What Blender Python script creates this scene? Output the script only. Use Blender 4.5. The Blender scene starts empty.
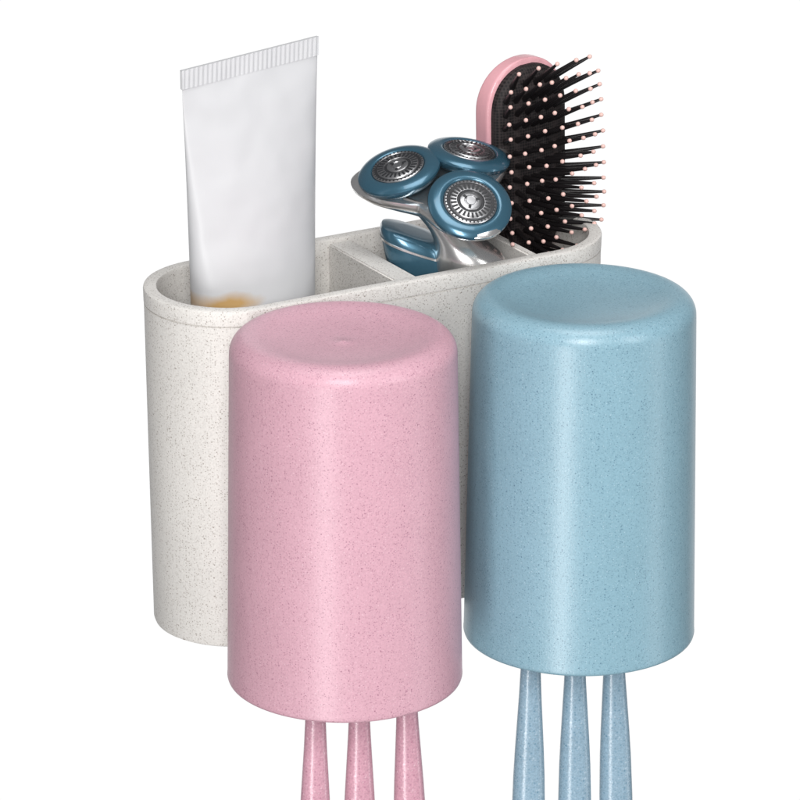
import bpy, bmesh, math, random
from mathutils import Vector, Matrix
random.seed(4)
C=0.01
scn=bpy.context.scene
col=scn.collection
rad=math.radians

# ---------------------------------------------------------------- materials
def new_mat(name):
    m=bpy.data.materials.new(name); m.use_nodes=True
    nt=m.node_tree; b=nt.nodes['Principled BSDF']
    return m,nt,b
def N(nt,t,**k):
    n=nt.nodes.new(t)
    for a,v in k.items(): setattr(n,a,v)
    return n
def simple(name,color,rough=.4,metal=0,coat=0,bump=0,bscale=900,spec=.5,var=.06):
    m,nt,b=new_mat(name)
    tc=N(nt,'ShaderNodeTexCoord')
    no=N(nt,'ShaderNodeTexNoise'); no.inputs['Scale'].default_value=bscale; no.inputs['Detail'].default_value=4
    nt.links.new(tc.outputs['Object'],no.inputs['Vector'])
    mx=N(nt,'ShaderNodeMix',data_type='RGBA')
    mx.inputs['A'].default_value=(*[c*(1-var) for c in color],1); mx.inputs['B'].default_value=(*[min(1,c*(1+var)) for c in color],1)
    nt.links.new(no.outputs['Fac'],mx.inputs['Factor'])
    nt.links.new(mx.outputs['Result'],b.inputs['Base Color'])
    b.inputs['Roughness'].default_value=rough; b.inputs['Metallic'].default_value=metal
    b.inputs['Coat Weight'].default_value=coat; b.inputs['Specular IOR Level'].default_value=spec
    if bump:
        bp=N(nt,'ShaderNodeBump'); bp.inputs['Strength'].default_value=bump; bp.inputs['Distance'].default_value=.0003
        nt.links.new(no.outputs['Fac'],bp.inputs['Height']); nt.links.new(bp.outputs['Normal'],b.inputs['Normal'])
    return m
def speckled(name,base,dark,light,rough=.42,amount=.5,spec=.4,mott=.08,s1=1850,s2=940):
    m,nt,b=new_mat(name)
    L=nt.links.new
    tc=N(nt,'ShaderNodeTexCoord')
    def mask(scale,lo,hi,thr):
        v=N(nt,'ShaderNodeTexVoronoi'); v.inputs['Scale'].default_value=scale
        L(tc.outputs['Object'],v.inputs['Vector'])
        mr=N(nt,'ShaderNodeMapRange'); mr.inputs['From Min'].default_value=lo; mr.inputs['From Max'].default_value=hi
        mr.inputs['To Min'].default_value=1; mr.inputs['To Max'].default_value=0
        L(v.outputs['Distance'],mr.inputs['Value'])
        sp=N(nt,'ShaderNodeSeparateColor'); L(v.outputs['Color'],sp.inputs['Color'])
        g=N(nt,'ShaderNodeMath',operation='GREATER_THAN'); g.inputs[1].default_value=thr; L(sp.outputs['Red'],g.inputs[0])
        mu=N(nt,'ShaderNodeMath',operation='MULTIPLY'); L(mr.outputs['Result'],mu.inputs[0]); L(g.outputs[0],mu.inputs[1])
        m2=N(nt,'ShaderNodeMath',operation='MULTIPLY'); L(mu.outputs[0],m2.inputs[0]); L(sp.outputs['Green'],m2.inputs[1])
        return m2.outputs[0]
    no=N(nt,'ShaderNodeTexNoise'); no.inputs['Scale'].default_value=60; no.inputs['Detail'].default_value=5
    L(tc.outputs['Object'],no.inputs['Vector'])
    nf=N(nt,'ShaderNodeTexNoise'); nf.inputs['Scale'].default_value=1700; nf.inputs['Detail'].default_value=2
    L(tc.outputs['Object'],nf.inputs['Vector'])
    h=N(nt,'ShaderNodeMath',operation='MULTIPLY_ADD'); h.inputs[1].default_value=.35; L(no.outputs['Fac'],h.inputs[0]); L(nf.outputs['Fac'],h.inputs[2])
    mr=N(nt,'ShaderNodeMapRange'); mr.inputs['From Min'].default_value=.45; mr.inputs['From Max'].default_value=.9
    L(h.outputs[0],mr.inputs['Value'])
    mx=N(nt,'ShaderNodeMix',data_type='RGBA')
    mx.inputs['A'].default_value=(*[c*(1-mott) for c in base],1); mx.inputs['B'].default_value=(*[min(1,c*(1+mott)) for c in base],1)
    L(mr.outputs['Result'],mx.inputs['Factor'])
    cur=mx.outputs['Result']
    for (sc,lo,hi,thr,colr,am) in [(s1,.2,.5,.45,dark,amount),(s2,.10,.30,.74,dark,amount*1.4),(s1*.8,.15,.4,.6,light,.35)]:
        mk=mask(sc,lo,hi,thr)
        k=N(nt,'ShaderNodeMath',operation='MULTIPLY'); k.use_clamp=True; k.inputs[1].default_value=am*1.7; L(mk,k.inputs[0])
        q=N(nt,'ShaderNodeMix',data_type='RGBA'); q.inputs['B'].default_value=(*colr,1)
        L(k.outputs[0],q.inputs['Factor']); L(cur,q.inputs['A']); cur=q.outputs['Result']
    L(cur,b.inputs['Base Color'])
    b.inputs['Roughness'].default_value=rough; b.inputs['Specular IOR Level'].default_value=spec
    bp=N(nt,'ShaderNodeBump'); bp.inputs['Strength'].default_value=.22; bp.inputs['Distance'].default_value=.0002
    L(nf.outputs['Fac'],bp.inputs['Height']); L(bp.outputs['Normal'],b.inputs['Normal'])
    return m

M_white=speckled('ivory_straw_plastic',(.69,.67,.64),(.25,.21,.18),(.82,.81,.79),rough=.5,amount=.50)
M_pink=speckled('pink_straw_plastic',(.60,.35,.42),(.30,.13,.19),(.76,.55,.61),rough=.38,amount=.45,spec=.5)
M_blue=speckled('blue_straw_plastic',(.235,.395,.475),(.06,.14,.21),(.44,.60,.68),rough=.34,amount=.42,spec=.65)
M_pinkb=speckled('pink_brush_plastic',(.62,.34,.42),(.42,.18,.26),(.86,.64,.70),rough=.24,amount=.42,s1=1100,s2=650,mott=.14,spec=.6)
M_blueb=speckled('blue_brush_plastic',(.28,.41,.51),(.12,.24,.34),(.58,.70,.79),rough=.24,amount=.46,s1=1100,s2=650,mott=.16,spec=.6)
M_teal=simple('slate_blue_metallic_paint',(.050,.14,.205),rough=.27,metal=.5,coat=.5)
M_silver=simple('brushed_silver',(.46,.46,.47),rough=.34,metal=1,bump=.05)
M_chrome=simple('satin_chrome',(.78,.77,.76),rough=.24,metal=.92)
M_dark=simple('dark_slots',(.02,.021,.024),rough=.45)
M_pinkpl=simple('pink_gloss_plastic',(.76,.39,.43),rough=.32,coat=.2)
M_pin=simple('black_nylon',(.012,.010,.011),rough=.35)
M_tip=simple('pin_ball_tip',(.80,.52,.47),rough=.4)
M_nylon=simple('white_nylon',(.8,.8,.8),rough=.5)
def cushion_mat():
    m,nt,b=new_mat('cushion_mesh_rubber'); L=nt.links.new
    tc=N(nt,'ShaderNodeTexCoord'); v=N(nt,'ShaderNodeTexVoronoi'); v.inputs['Scale'].default_value=1000; v.inputs['Randomness'].default_value=.15
    L(tc.outputs['Object'],v.inputs['Vector'])
    r=N(nt,'ShaderNodeValToRGB'); r.color_ramp.elements[0].color=(.006,.005,.006,1); r.color_ramp.elements[1].color=(.036,.028,.028,1)
    r.color_ramp.elements[0].position=.25; r.color_ramp.elements[1].position=.65
    L(v.outputs['Distance'],r.inputs['Fac']); L(r.outputs['Color'],b.inputs['Base Color'])
    b.inputs['Roughness'].default_value=.6; b.inputs['Specular IOR Level'].default_value=.25
    bp=N(nt,'ShaderNodeBump'); bp.inputs['Strength'].default_value=.4; bp.inputs['Distance'].default_value=.0003
    L(v.outputs['Distance'],bp.inputs['Height']); L(bp.outputs['Normal'],b.inputs['Normal'])
    return m
M_cush=cushion_mat()
def tube_mat():
    m,nt,b=new_mat('satin_white_laminate'); L=nt.links.new
    tc=N(nt,'ShaderNodeTexCoord')
    no=N(nt,'ShaderNodeTexNoise'); no.inputs['Scale'].default_value=130; no.inputs['Detail'].default_value=3; L(tc.outputs['Object'],no.inputs['Vector'])
    sb=N(nt,'ShaderNodeVectorMath',operation='SUBTRACT'); sb.inputs[1].default_value=(-.0160,-.014,.1130); L(tc.outputs['Object'],sb.inputs[0])
    ml=N(nt,'ShaderNodeVectorMath',operation='MULTIPLY'); ml.inputs[1].default_value=(100,0,300); L(sb.outputs[0],ml.inputs[0])
    ln=N(nt,'ShaderNodeVectorMath',operation='LENGTH'); L(ml.outputs[0],ln.inputs[0])
    a=N(nt,'ShaderNodeMath',operation='MULTIPLY_ADD'); a.inputs[1].default_value=1.0; L(no.outputs['Fac'],a.inputs[0]); L(ln.outputs['Value'],a.inputs[2])
    mr=N(nt,'ShaderNodeMapRange'); mr.inputs['From Min'].default_value=.8; mr.inputs['From Max'].default_value=1.8; mr.inputs['To Min'].default_value=.95; mr.inputs['To Max'].default_value=0
    L(a.outputs[0],mr.inputs['Value'])
    q=N(nt,'ShaderNodeMix',data_type='RGBA'); q.inputs['A'].default_value=(.575,.58,.595,1); q.inputs['B'].default_value=(.50,.30,.10,1)
    L(mr.outputs['Result'],q.inputs['Factor']); L(q.outputs['Result'],b.inputs['Base Color'])
    b.inputs['Roughness'].default_value=.4
    n2=N(nt,'ShaderNodeTexNoise'); n2.inputs['Scale'].default_value=32; L(tc.outputs['Object'],n2.inputs['Vector'])
    bp=N(nt,'ShaderNodeBump'); bp.inputs['Strength'].default_value=.7; bp.inputs['Distance'].default_value=.004
    L(n2.outputs['Fac'],bp.inputs['Height']); L(bp.outputs['Normal'],b.inputs['Normal'])
    return m
M_tube=tube_mat()

# ---------------------------------------------------------------- mesh helpers (cm)
def finish(bm,name,mats,parent=None,loc=None,rot=None,smooth=True,angle=40):
    bmesh.ops.recalc_face_normals(bm,faces=bm.faces)
    bmesh.ops.scale(bm,vec=(C,C,C),verts=bm.verts)
    me=bpy.data.meshes.new(name); bm.to_mesh(me); bm.free()
    for m in (mats if isinstance(mats,(list,tuple)) else [mats]): me.materials.append(m)
    for p in me.polygons: p.use_smooth=smooth
    if smooth:
        try: me.set_sharp_from_angle(angle=rad(angle))
        except Exception: pass
    o=bpy.data.objects.new(name,me); col.objects.link(o)
    if parent: o.parent=parent
    if loc is not None: o.location=Vector(loc)*C
    if rot is not None: o.rotation_euler=rot
    return o
def loft(bm,rings,cap0=True,cap1=True,mat=0,close=True):
    vs=[[bm.verts.new(p) for p in r] for r in rings]
    n=len(rings[0])
    for a,b in zip(vs,vs[1:]):
        for i in range(n if close else n-1):
            j=(i+1)%n
            f=bm.faces.new((a[i],a[j],b[j],b[i])); f.material_index=mat
    if cap0: f=bm.faces.new(vs[0]); f.material_index=mat
    if cap1: f=bm.faces.new(vs[-1]); f.material_index=mat
    return vs
def merge(bm,b2):
    me=bpy.data.meshes.new('t'); b2.to_mesh(me); b2.free(); bm.from_mesh(me); bpy.data.meshes.remove(me)
def lathe(bm,prof,seg=96,mat=0,closed=False):
    rings=[]
    for r,z in prof:
        r=max(r,1e-4)
        rings.append([(r*math.cos(2*math.pi*i/seg),r*math.sin(2*math.pi*i/seg),z) for i in range(seg)])
    if closed: rings.append(rings[0]) 
    loft(bm,rings,not closed,not closed,mat)
    if closed: bmesh.ops.remove_doubles(bm,verts=bm.verts,dist=1e-5)
def arc(cx,cz,r,a0,a1,n):
    return [(cx+r*math.cos(rad(a0+(a1-a0)*i/n)),cz+r*math.sin(rad(a0+(a1-a0)*i/n))) for i in range(n+1)]
def sring(w,d,z,n=64,e=2.0,cx=0,cy=0,sl=0):
    out=[]
    for i in range(n):
        t=2*math.pi*i/n; c,s=math.cos(t),math.sin(t)
        x=w/2*math.copysign(abs(c)**(2/e),c)
        out.append((cx+x,cy+d/2*math.copysign(abs(s)**(2/e),s),z+sl*x))
    return out
def empty(name,loc,rot=None):
    o=bpy.data.objects.new(name,None); o.empty_display_size=.01; col.objects.link(o); o.location=Vector(loc)*C
    if rot is not None: o.rotation_euler=rot
    return o
def tag(o,label,cat,group=None):
    o['label']=label; o['category']=cat
    if group: o['group']=group

# ---------------------------------------------------------------- organiser
AH=5.47
def stad(r,z,n=40,a=AH):
    r=r-.08
    p=[]
    for i in range(n+1):
        t=-math.pi/2+math.pi*i/n; p.append((a+r*math.cos(t),r*math.sin(t),z))
    for k in range(1,12): p.append((a-2*a*k/12,r,z))
    for i in range(n+1):
        t=math.pi/2+math.pi*i/n; p.append((-a+r*math.cos(t),r*math.sin(t),z))
    for k in range(1,12): p.append((-a+2*a*k/12,-r,z))
    return p
org=empty('bathroom_organizer',(.15,0,0))
tag(org,'ivory speckled plastic organizer tray with rounded ends and open compartments','organizer')
bm=bmesh.new()
prof=[(2.40,0),(2.60,.02),(2.71,.08),(2.75,.2),(2.80,6),(2.84,11.10),(2.84,11.12),(2.79,11.135),(2.79,11.17),(2.85,11.185),(2.86,11.60),(2.845,11.655),(2.80,11.68),(2.72,11.69),(2.50,11.69),(2.44,11.67),(2.41,11.60),(2.40,11.0),(2.34,10.6),(2.24,.3)]
loft(bm,[stad(r,z) for r,z in prof])
body=finish(bm,'tray_body',M_white,org)
def boxm(bm,x0,x1,y0,y1,z0,z1,bev=.08,mat=0):
    b2=bmesh.new()
    bmesh.ops.create_cube(b2,size=1)
    for v in b2.verts:
        v.co=Vector(((x0+x1)/2+v.co.x*(x1-x0),(y0+y1)/2+v.co.y*(y1-y0),(z0+z1)/2+v.co.z*(z1-z0)))
    if bev: bmesh.ops.bevel(b2,geom=b2.edges[:],offset=bev,segments=3,affect='EDGES')
    merge(bm,b2)
for (x0,x1) in [(-.55,.28),(4.60,4.90)]:
    bm=bmesh.new(); boxm(bm,x0,x1,-2.29,2.29,.25,11.57,.05)
    finish(bm,'divider',M_white,org)

# ---------------------------------------------------------------- cups
def cup(name,loc,mat,label,sc=1.0,nub=True):
    bm=bmesh.new()
    p=[(3.56,.06),(3.60,.0),(3.68,.0),(3.74,.03),(3.76,.10),(3.75,.2)]
    for i in range(1,9):
        t=i/8; p.append((3.75-.20*t,.2+10.65*t))
    p+=arc(2.93,10.95,.615,6,90,14)
    p+=[(2.82,11.56),(2.70,11.547),(2.58,11.525),(2.45,11.495),(2.28,11.455),(2.05,11.41),(1.75,11.37),(1.4,11.335),(1.0,11.31),(.6,11.297)]
    p+=[(.11,11.29),(.08,11.31),(.04,11.315),(.012,11.315)] if nub else [(.3,11.292),(.1,11.29),(.05,11.29),(.012,11.29)]
    rings=[[(r*math.cos(2*math.pi*i/128),r*math.sin(2*math.pi*i/128),z) for i in range(128)] for r,z in p]
    inner=[(3.55,.2),(3.32,10.2),(3.2,10.7),(2.9,11.0),(2.3,11.05),(.02,11.05)]
    rin=[[(r*math.cos(2*math.pi*i/128),r*math.sin(2*math.pi*i/128),z) for i in range(128)] for r,z in inner]
    loft(bm,rin[::-1]+rings)
    bmesh.ops.scale(bm,vec=(sc,sc,sc),verts=bm.verts)
    o=finish(bm,name,mat,None,loc,angle=60)
    tag(o,label,'cup','upturned rinse cups'); return o
PC=Vector((-4.7,-6.4,0)); BC=Vector((4.15,-6.4,0))
cup('rinse_cup',PC+Vector((0,0,.28)),M_pink,'pink speckled plastic cup hanging upside down over pink toothbrushes')
cup('rinse_cup',BC+Vector((0,0,-.12)),M_blue,'blue speckled plastic cup hanging upside down over blue toothbrushes',1.014,False)

# ---------------------------------------------------------------- toothbrushes
def tb_mesh(mat):
    bm=bmesh.new()
    sec=[(-9.2,.25,.2),(-9.1,.6,.45),(-8.8,.95,.7),(-8,1.12,.8),(-6.5,1.12,.84),(-5,1.05,.82),(-4,.96,.78),(-3,.85,.72),(-2,.74,.66),(-1,.66,.62),(0,.62,.58),(2,.62,.56),(4,.55,.5),(6,.42,.42),(7.2,.4,.4),(7.8,.8,.45),(8.2,1.1,.5),(9.6,1.15,.5),(10.1,.9,.45),(10.3,.4,.3)]
    loft(bm,[sring(w,d,z,32,2.3) for z,w,d in sec])
    b=finish(bm,'toothbrush',mat)
    bm=bmesh.new()
    for i in range(4):
        for j in range(7):
            x=-.36+.24*i; z=8.2+.24*j
            boxm(bm,x-.08,x+.08,-1.15,-.22,z-.08,z+.08,.02)
    c=finish(bm,'bristles',M_nylon,b)
    return b,c
def brushes(center,offs,mat,colr,group):
    src=None
    for k,(r,tilt) in enumerate(offs):
        if src is None:
            o,c=tb_mesh(mat); src=(o,c)
        else:
            o=src[0].copy(); c=src[1].copy(); col.objects.link(o); col.objects.link(c); c.parent=o
        o.location=(center+Vector((r/.866,0,0)))*C
        o.rotation_euler=(0,rad(tilt),rad(-28))
        tag(o,'%s speckled toothbrush hanging handle down from the %s cup'%(colr,colr),'toothbrush',group)
brushes(PC,[(-.93,.6),(.45,0),(1.95,-1.4)],M_pinkb,'pink','toothbrushes hanging under the cups')
brushes(BC,[(-1.60,.2),(-.12,-.7),(1.18,-1.8)],M_blueb,'blue','toothbrushes hanging under the cups')

# ---------------------------------------------------------------- tube
tube=empty('cosmetic_tube',(-4.40,.1,0),(0,0,rad(5))); tag(tube,'blank white squeeze tube standing in the ivory organizer','tube')
bm=bmesh.new()
sec=[]
SL=.060
for i in range(25):
    t=i/24; z=5.6+12.9*t
    w=4.0+1.12*t**1.0; d=2.8*(1-t**1.6)**.9+.14
    sec.append(sring(w,d,z,96,2.0+.4*(1-t),sl=SL*t))
sec=[sring(1.6,1.6,4.7,96),sring(2.4,2.0,4.75,96),sring(3.5,2.6,5.1,96),sring(3.9,2.8,5.35,96)]+sec
sec.append(sring(5.12,.12,18.6,96,sl=SL))
loft(bm,sec)
finish(bm,'tube_body',M_tube,tube)
bm=bmesh.new()
nx=150; rows=[18.58,18.62,18.9,19.16,19.2]
rings=[]
for z in rows:
    k=0 if z in(18.58,19.2) else 1
    fr=[];bk=[]
    for i in range(nx+1):
        x=-2.58+5.16*i/nx; 
        fr.append((x,-.07-k*.016*math.sin(i*2*math.pi/5),z+SL*x)); bk.append((x,.055,z+SL*x))
    rings.append(fr+bk[::-1])
loft(bm,rings)
finish(bm,'crimped_seal',M_tube,tube,angle=70)
bm=bmesh.new()
lathe(bm,[(0,.35),(1.5,.35),(1.6,.45),(1.45,4.5),(1.3,4.65),(0,4.7)],48)
finish(bm,'cap',M_nylon,tube)

# ---------------------------------------------------------------- electric shaver
sh=empty('electric_shaver',(2.36,-.60,0.20),(0,0,rad(-30))); tag(sh,'slate blue and silver rotary shaver with three round heads','shaver')
bm=bmesh.new()
sec=[(.5,1.2,1.2,.2,2.2),(.55,2.0,1.9,.2,2.2),(1,2.5,2.1,.15,2.2),(4,2.7,2.2,0,2.2),(8,2.7,2.2,-.2,2.3),(10.5,2.6,2.15,-.55,2.6),(11.2,2.5,2.1,-.75,2.8),(11.75,2.35,2.0,-.92,2.8),(11.98,2.25,1.9,-.98,2.8),(12.10,2.1,1.75,-1.0,2.8),(12.15,1.8,1.5,-1.0,2.8),(12.16,1.0,.9,-1.0,2.6)]
loft(bm,[sring(w,d,z,64,e,cx=c,sl=-.34) for z,w,d,c,e in sec])
finish(bm,'handle',M_teal,sh)
bm=bmesh.new()
b2=bmesh.new(); loft(b2,[sring(w,d,z,64,2.8,cx=-.92-(z-11.7)*.2,sl=-.34) for z,w,d in [(11.62,2.36,2.0),(11.65,2.42,2.06),(11.72,2.40,2.04),(11.75,2.30,1.95)]]); merge(bm,b2)
finish(bm,'trim_ring',M_chrome,sh)
bm=bmesh.new()
path=[(13.35,-.30,.10,3.2,2.2),(13.05,-.30,.10,2.4,1.9),(12.8,-.22,.05,1.85,1.6),(12.55,-.04,-.05,1.6,1.5),(12.3,.22,-.18,1.65,1.55),(12.05,.50,-.30,1.9,1.7),(11.8,.74,-.38,2.2,1.9),(11.55,.85,-.42,2.4,2.05),(11.3,.84,-.42,2.5,2.1),(11.0,.76,-.38,2.4,2.05),(10.2,.5,-.2,2.2,1.9),(9.2,.3,0,1.4,1.3)]
loft(bm,[sring(w,d,z,72,2.1,cx=c,cy=cy,sl=-.22) for z,c,cy,w,d in path])
finish(bm,'neck_bracket',M_chrome,sh)
zc=14.05
Mh=Matrix.Rotation(rad(18),4,'X')
ang=[172,55,-62]; rd=[1.50,1.42,1.72]
def lob(th,a,b):
    best=0
    for A in ang:
        d=abs((math.degrees(th)-A+180)%360-180)
        best=max(best,math.exp(-(d/36)**2))
    return a+b*best
bm=bmesh.new()
rings=[]
for z,a,b in [(-1.35,.85,.05),(-1.15,1.0,.30),(-.98,1.15,.75),(-.82,1.3,1.2),(-.68,1.4,1.5),(-.56,1.42,1.65),(-.45,1.4,1.70),(-.36,1.38,1.62),(-.30,1.3,1.4),(-.28,1.2,1.1)]:
    rings.append([((lambda r:(r*math.cos(t),r*math.sin(t),z))(lob(t,a,b))) for t in [2*math.pi*i/120 for i in range(120)]])
loft(bm,rings)
hs=finish(bm,'head_housing',M_chrome,sh,(0,0,zc)); hs.rotation_euler=Mh.to_euler()
bm=bmesh.new()
lathe(bm,[(0,-.50),(.6,-.50),(.98,-.42),(1.2,-.30),(1.33,-.17),(1.39,-.03),(1.38,.04),(1.32,.10),(1.20,.155),(1.06,.19),(.98,.195),(.93,.18),(.90,.15),(.88,.10),(0,.10)],72)
rim=finish(bm,'shaving_head',M_teal,angle=30)
K=.92
bm=bmesh.new()
lathe(bm,[(r*K,z+.03) for r,z in [(0,.07),(.96,.07),(.955,.13),(.92,.16),(.87,.165),(.85,.14),(.84,.10),(.78,.10),(.76,.16),(.72,.19),(.50,.195),(.48,.16),(.47,.12),(.41,.12),(.39,.19),(.36,.205),(.24,.207),(.22,.18),(.18,.18),(.16,.207),(0,.21)]],72)
guard=finish(bm,'shaving_guard',M_silver,rim)
bm=bmesh.new()
def spokes(n,x0,x1,h,z0,z1,off=0):
    for k in range(n):
        b2=bmesh.new(); boxm(b2,x0,x1,-h,h,z0,z1,0); b2.transform(Matrix.Rotation(2*math.pi*k/n+off,4,'Z')); merge(bm,b2)
spokes(26,.52,.73,.038,.17,.203)
spokes(40,.86,.925,.028,.12,.173)
spokes(3,.20,.34,.05,.18,.213,.4)
b2=bmesh.new(); lathe(b2,[(.77,.11),(.85,.11),(.85,.135),(.77,.135)],72,closed=True); merge(bm,b2)
b2=bmesh.new(); lathe(b2,[(.40,.125),(.475,.125),(.475,.15),(.40,.15)],72,closed=True); merge(bm,b2)
bmesh.ops.scale(bm,vec=(K,K,1),verts=bm.verts); bmesh.ops.translate(bm,vec=(0,0,.03),verts=bm.verts)
slots=finish(bm,'slots',M_dark,rim,smooth=False)
for k,A in enumerate(ang):
    if k==0: o,g,s=rim,guard,slots
    else:
        o=rim.copy(); g=guard.copy(); s=slots.copy()
        for q in(o,g,s): col.objects.link(q)
        g.parent=o; s.parent=o
    o.parent=sh
    a=rad(A); u=Vector((math.cos(a),math.sin(a),0))
    Rt=Matrix.Rotation(rad([14,18,20][k]),4,Vector((-u.y,u.x,0)))
    o.matrix_local=Matrix.Translation(Vector((0,0,zc))*C)@Mh@Matrix.Translation(u*rd[k]*C+Vector((0,0,[.08,.05,-.05][k]))*C)@Rt

# ---------------------------------------------------------------- hairbrush
hb=empty('hairbrush',(6.66,.98,-.12),(rad(0),rad(-1.2),rad(9))); tag(hb,'pink hairbrush with black cushion and ball tipped pins standing upright','hairbrush')
def hw(z,top=17.5,half=1.68,bot=9.7):
    if z>top-half*1.1:
        k=(z-(top-half*1.1))/(half*1.1); return half*math.sqrt(max(0,1-k**2.5))
    if z<bot+2.6:
        k=max(0,(z-bot)/2.6); k=k*k*(3-2*k); return .68+(half-.68)*k
    return half
bm=bmesh.new(); rings=[]
zs=[.6,.65,.8,1.2,3,5,7,8.3]+[9.5+.2*i for i in range(17)]+[13,14,15]+[15.4+.15*i for i in range(1,13)]+[17.3,17.38,17.43,17.47,17.49]
for z in zs:
    w=hw(z)
    if z<1.2: w=.68*math.sqrt(max(.05,1-((1.2-z)/.62)**2))
    th=.82 if z<16 else .82*min(1,.5+.5*math.sqrt(max(0,(17.5-z)/1.4)))
    rings.append(sring(2*w,th,z,72,7,cy=.22-(.82-th)*0.3))
loft(bm,rings)
finish(bm,'back_plate',M_pinkpl,hb)
bm=bmesh.new(); rings=[]
TOP=17.32
def cw(z): 
    half=1.55
    if z>TOP-half*1.1: return half*math.sqrt(max(0.0004,1-((z-(TOP-half*1.1))/(half*1.1))**2.5))
    if z<11.2: return min(hw(z)-.13, 1.3*math.sqrt(max(.0004,1-((11.2-z)/1.0)**2)))
    return min(1.55,hw(z)-.13)
def cbulge(z): return .50*min(1,(cw(z)/1.55)**.7)
zz=[10.21,10.25]+[10.3+.1*i for i in range(9)]+[11.2+.25*i for i in range(18)]+[15.6+.1*i for i in range(1,15)]+[17.1,17.18,17.25,17.30]
for z in zz:
    w=cw(z); d=cbulge(z); r=[]
    for i in range(33):
        t=math.pi*i/32; r.append((-w*math.cos(t),-.21-d*math.sin(t)**.8,z))
    r.append((w,-.1,z)); r.append((-w,-.1,z))
    rings.append(r)
loft(bm,rings)
finish(bm,'cushion',M_cush,hb)
bm=bmesh.new()
lathe(bm,[(0,-.1),(.12,-.1),(.11,0),(.086,.4),(.062,1.0),(.045,1.36),(0,1.36)],10,0)
b2=bmesh.new(); lathe(b2,[(0,1.33),(.04,1.335),(.066,1.36),(.075,1.40),(.066,1.445),(.036,1.475),(0,1.48)],12,1); merge(bm,b2)
pin=finish(bm,'bristle',[M_pin,M_tip],angle=50)
first=True; cnt=0
rowz=[10.8+.46*i for i in range(14)]
for ri,z in enumerate(rowz):
    ncol=8 if ri%2==0 else 7
    if ri==13: ncol=5
    w=cw(z)*.94
    for ci in range(ncol):
        if cnt>=100: break
        u=-1+2*(ci+.5)/ncol
        if z<11.7 and (u>.5 or u<-.5): continue
        x=u*w
        t=math.acos(max(-1,min(1,-x/cw(z))))
        y=-.21-cbulge(z)*math.sin(t)**.8
        fx=u*1.0 if u>0 else u*.7
        dirv=Vector((-.04+fx+random.uniform(-.03,.03),-1,.10+(z-13.0)*(.18 if z>13 else .05)+random.uniform(-.035,.035))).normalized()
        q=dirv.to_track_quat('Z','Y')
        if first: o=pin; first=False
        else: o=pin.copy(); col.objects.link(o)
        o.parent=hb; o.location=Vector((x,y,z))*C; o.rotation_mode='QUATERNION'; o.rotation_quaternion=q; cnt+=1

# ---------------------------------------------------------------- camera
p=rad(20.5)
Rv=Vector((.8660,-.5,0)); Fh=Vector((.5,.8660,0))
F=Fh*math.cos(p)-Vector((0,0,math.sin(p))); U=Fh*math.sin(p)+Vector((0,0,math.cos(p)))
P=PC+Rv*1.76+U*9.02
cam=bpy.data.cameras.new('camera'); co=bpy.data.objects.new('camera',cam); col.objects.link(co)
co.location=(P-F*128)*C
co.rotation_euler=F.to_track_quat('-Z','Y').to_euler()
cam.sensor_width=36; cam.lens=180; cam.clip_start=.05; cam.clip_end=100
scn.camera=co

# ---------------------------------------------------------------- world: white studio sweep behind, dimmer room elsewhere
w=bpy.data.worlds.new('World'); scn.world=w; w.use_nodes=True; nt=w.node_tree; L=nt.links.new
bg=nt.nodes['Background']
tc=N(nt,'ShaderNodeTexCoord'); d=N(nt,'ShaderNodeVectorMath',operation='DOT_PRODUCT'); d.inputs[1].default_value=F
L(tc.outputs['Generated'],d.inputs[0])
mr=N(nt,'ShaderNodeMapRange',interpolation_type='SMOOTHSTEP'); mr.inputs['From Min'].default_value=.76; mr.inputs['From Max'].default_value=.90
L(d.outputs['Value'],mr.inputs['Value'])
mx=N(nt,'ShaderNodeMix',data_type='RGBA'); mx.inputs['A'].default_value=(.175,.178,.185,1); mx.inputs['B'].default_value=(1.02,1.02,1.02,1)
L(mr.outputs['Result'],mx.inputs['Factor']); L(mx.outputs['Result'],bg.inputs['Color']); bg.inputs['Strength'].default_value=1

# ---------------------------------------------------------------- lamps
def area(name,az,el,dist,sx,sy,power,colr=(1,1,1)):
    l=bpy.data.lights.new(name,'AREA'); l.shape='RECTANGLE'; l.size=sx; l.size_y=sy; l.energy=power; l.color=colr
    o=bpy.data.objects.new(name,l); col.objects.link(o)
    d=Matrix.Rotation(rad(az),3,'Z')@(-Fh)
    v=Vector((d.x*math.cos(rad(el)),d.y*math.cos(rad(el)),math.sin(rad(el))))
    t=Vector((0,-4,8))*C
    o.location=t+v*dist; o.rotation_euler=(-v).to_track_quat('-Z','Y').to_euler()
area('key_softbox',-2,28,1.6,.40,.7,18,(1,.985,.97))
area('low_strip_softbox',-18,-20,1.5,.22,1.0,10,(1,.99,.98))
area('side_softbox',50,20,1.6,.25,.9,6)
area('low_side_strip',78,-20,1.5,.14,1.0,2)
area('top_softbox',10,78,1.4,.8,.8,9.5)
scn.view_settings.view_transform='Standard'; scn.view_settings.look='None'; scn.view_settings.exposure=0
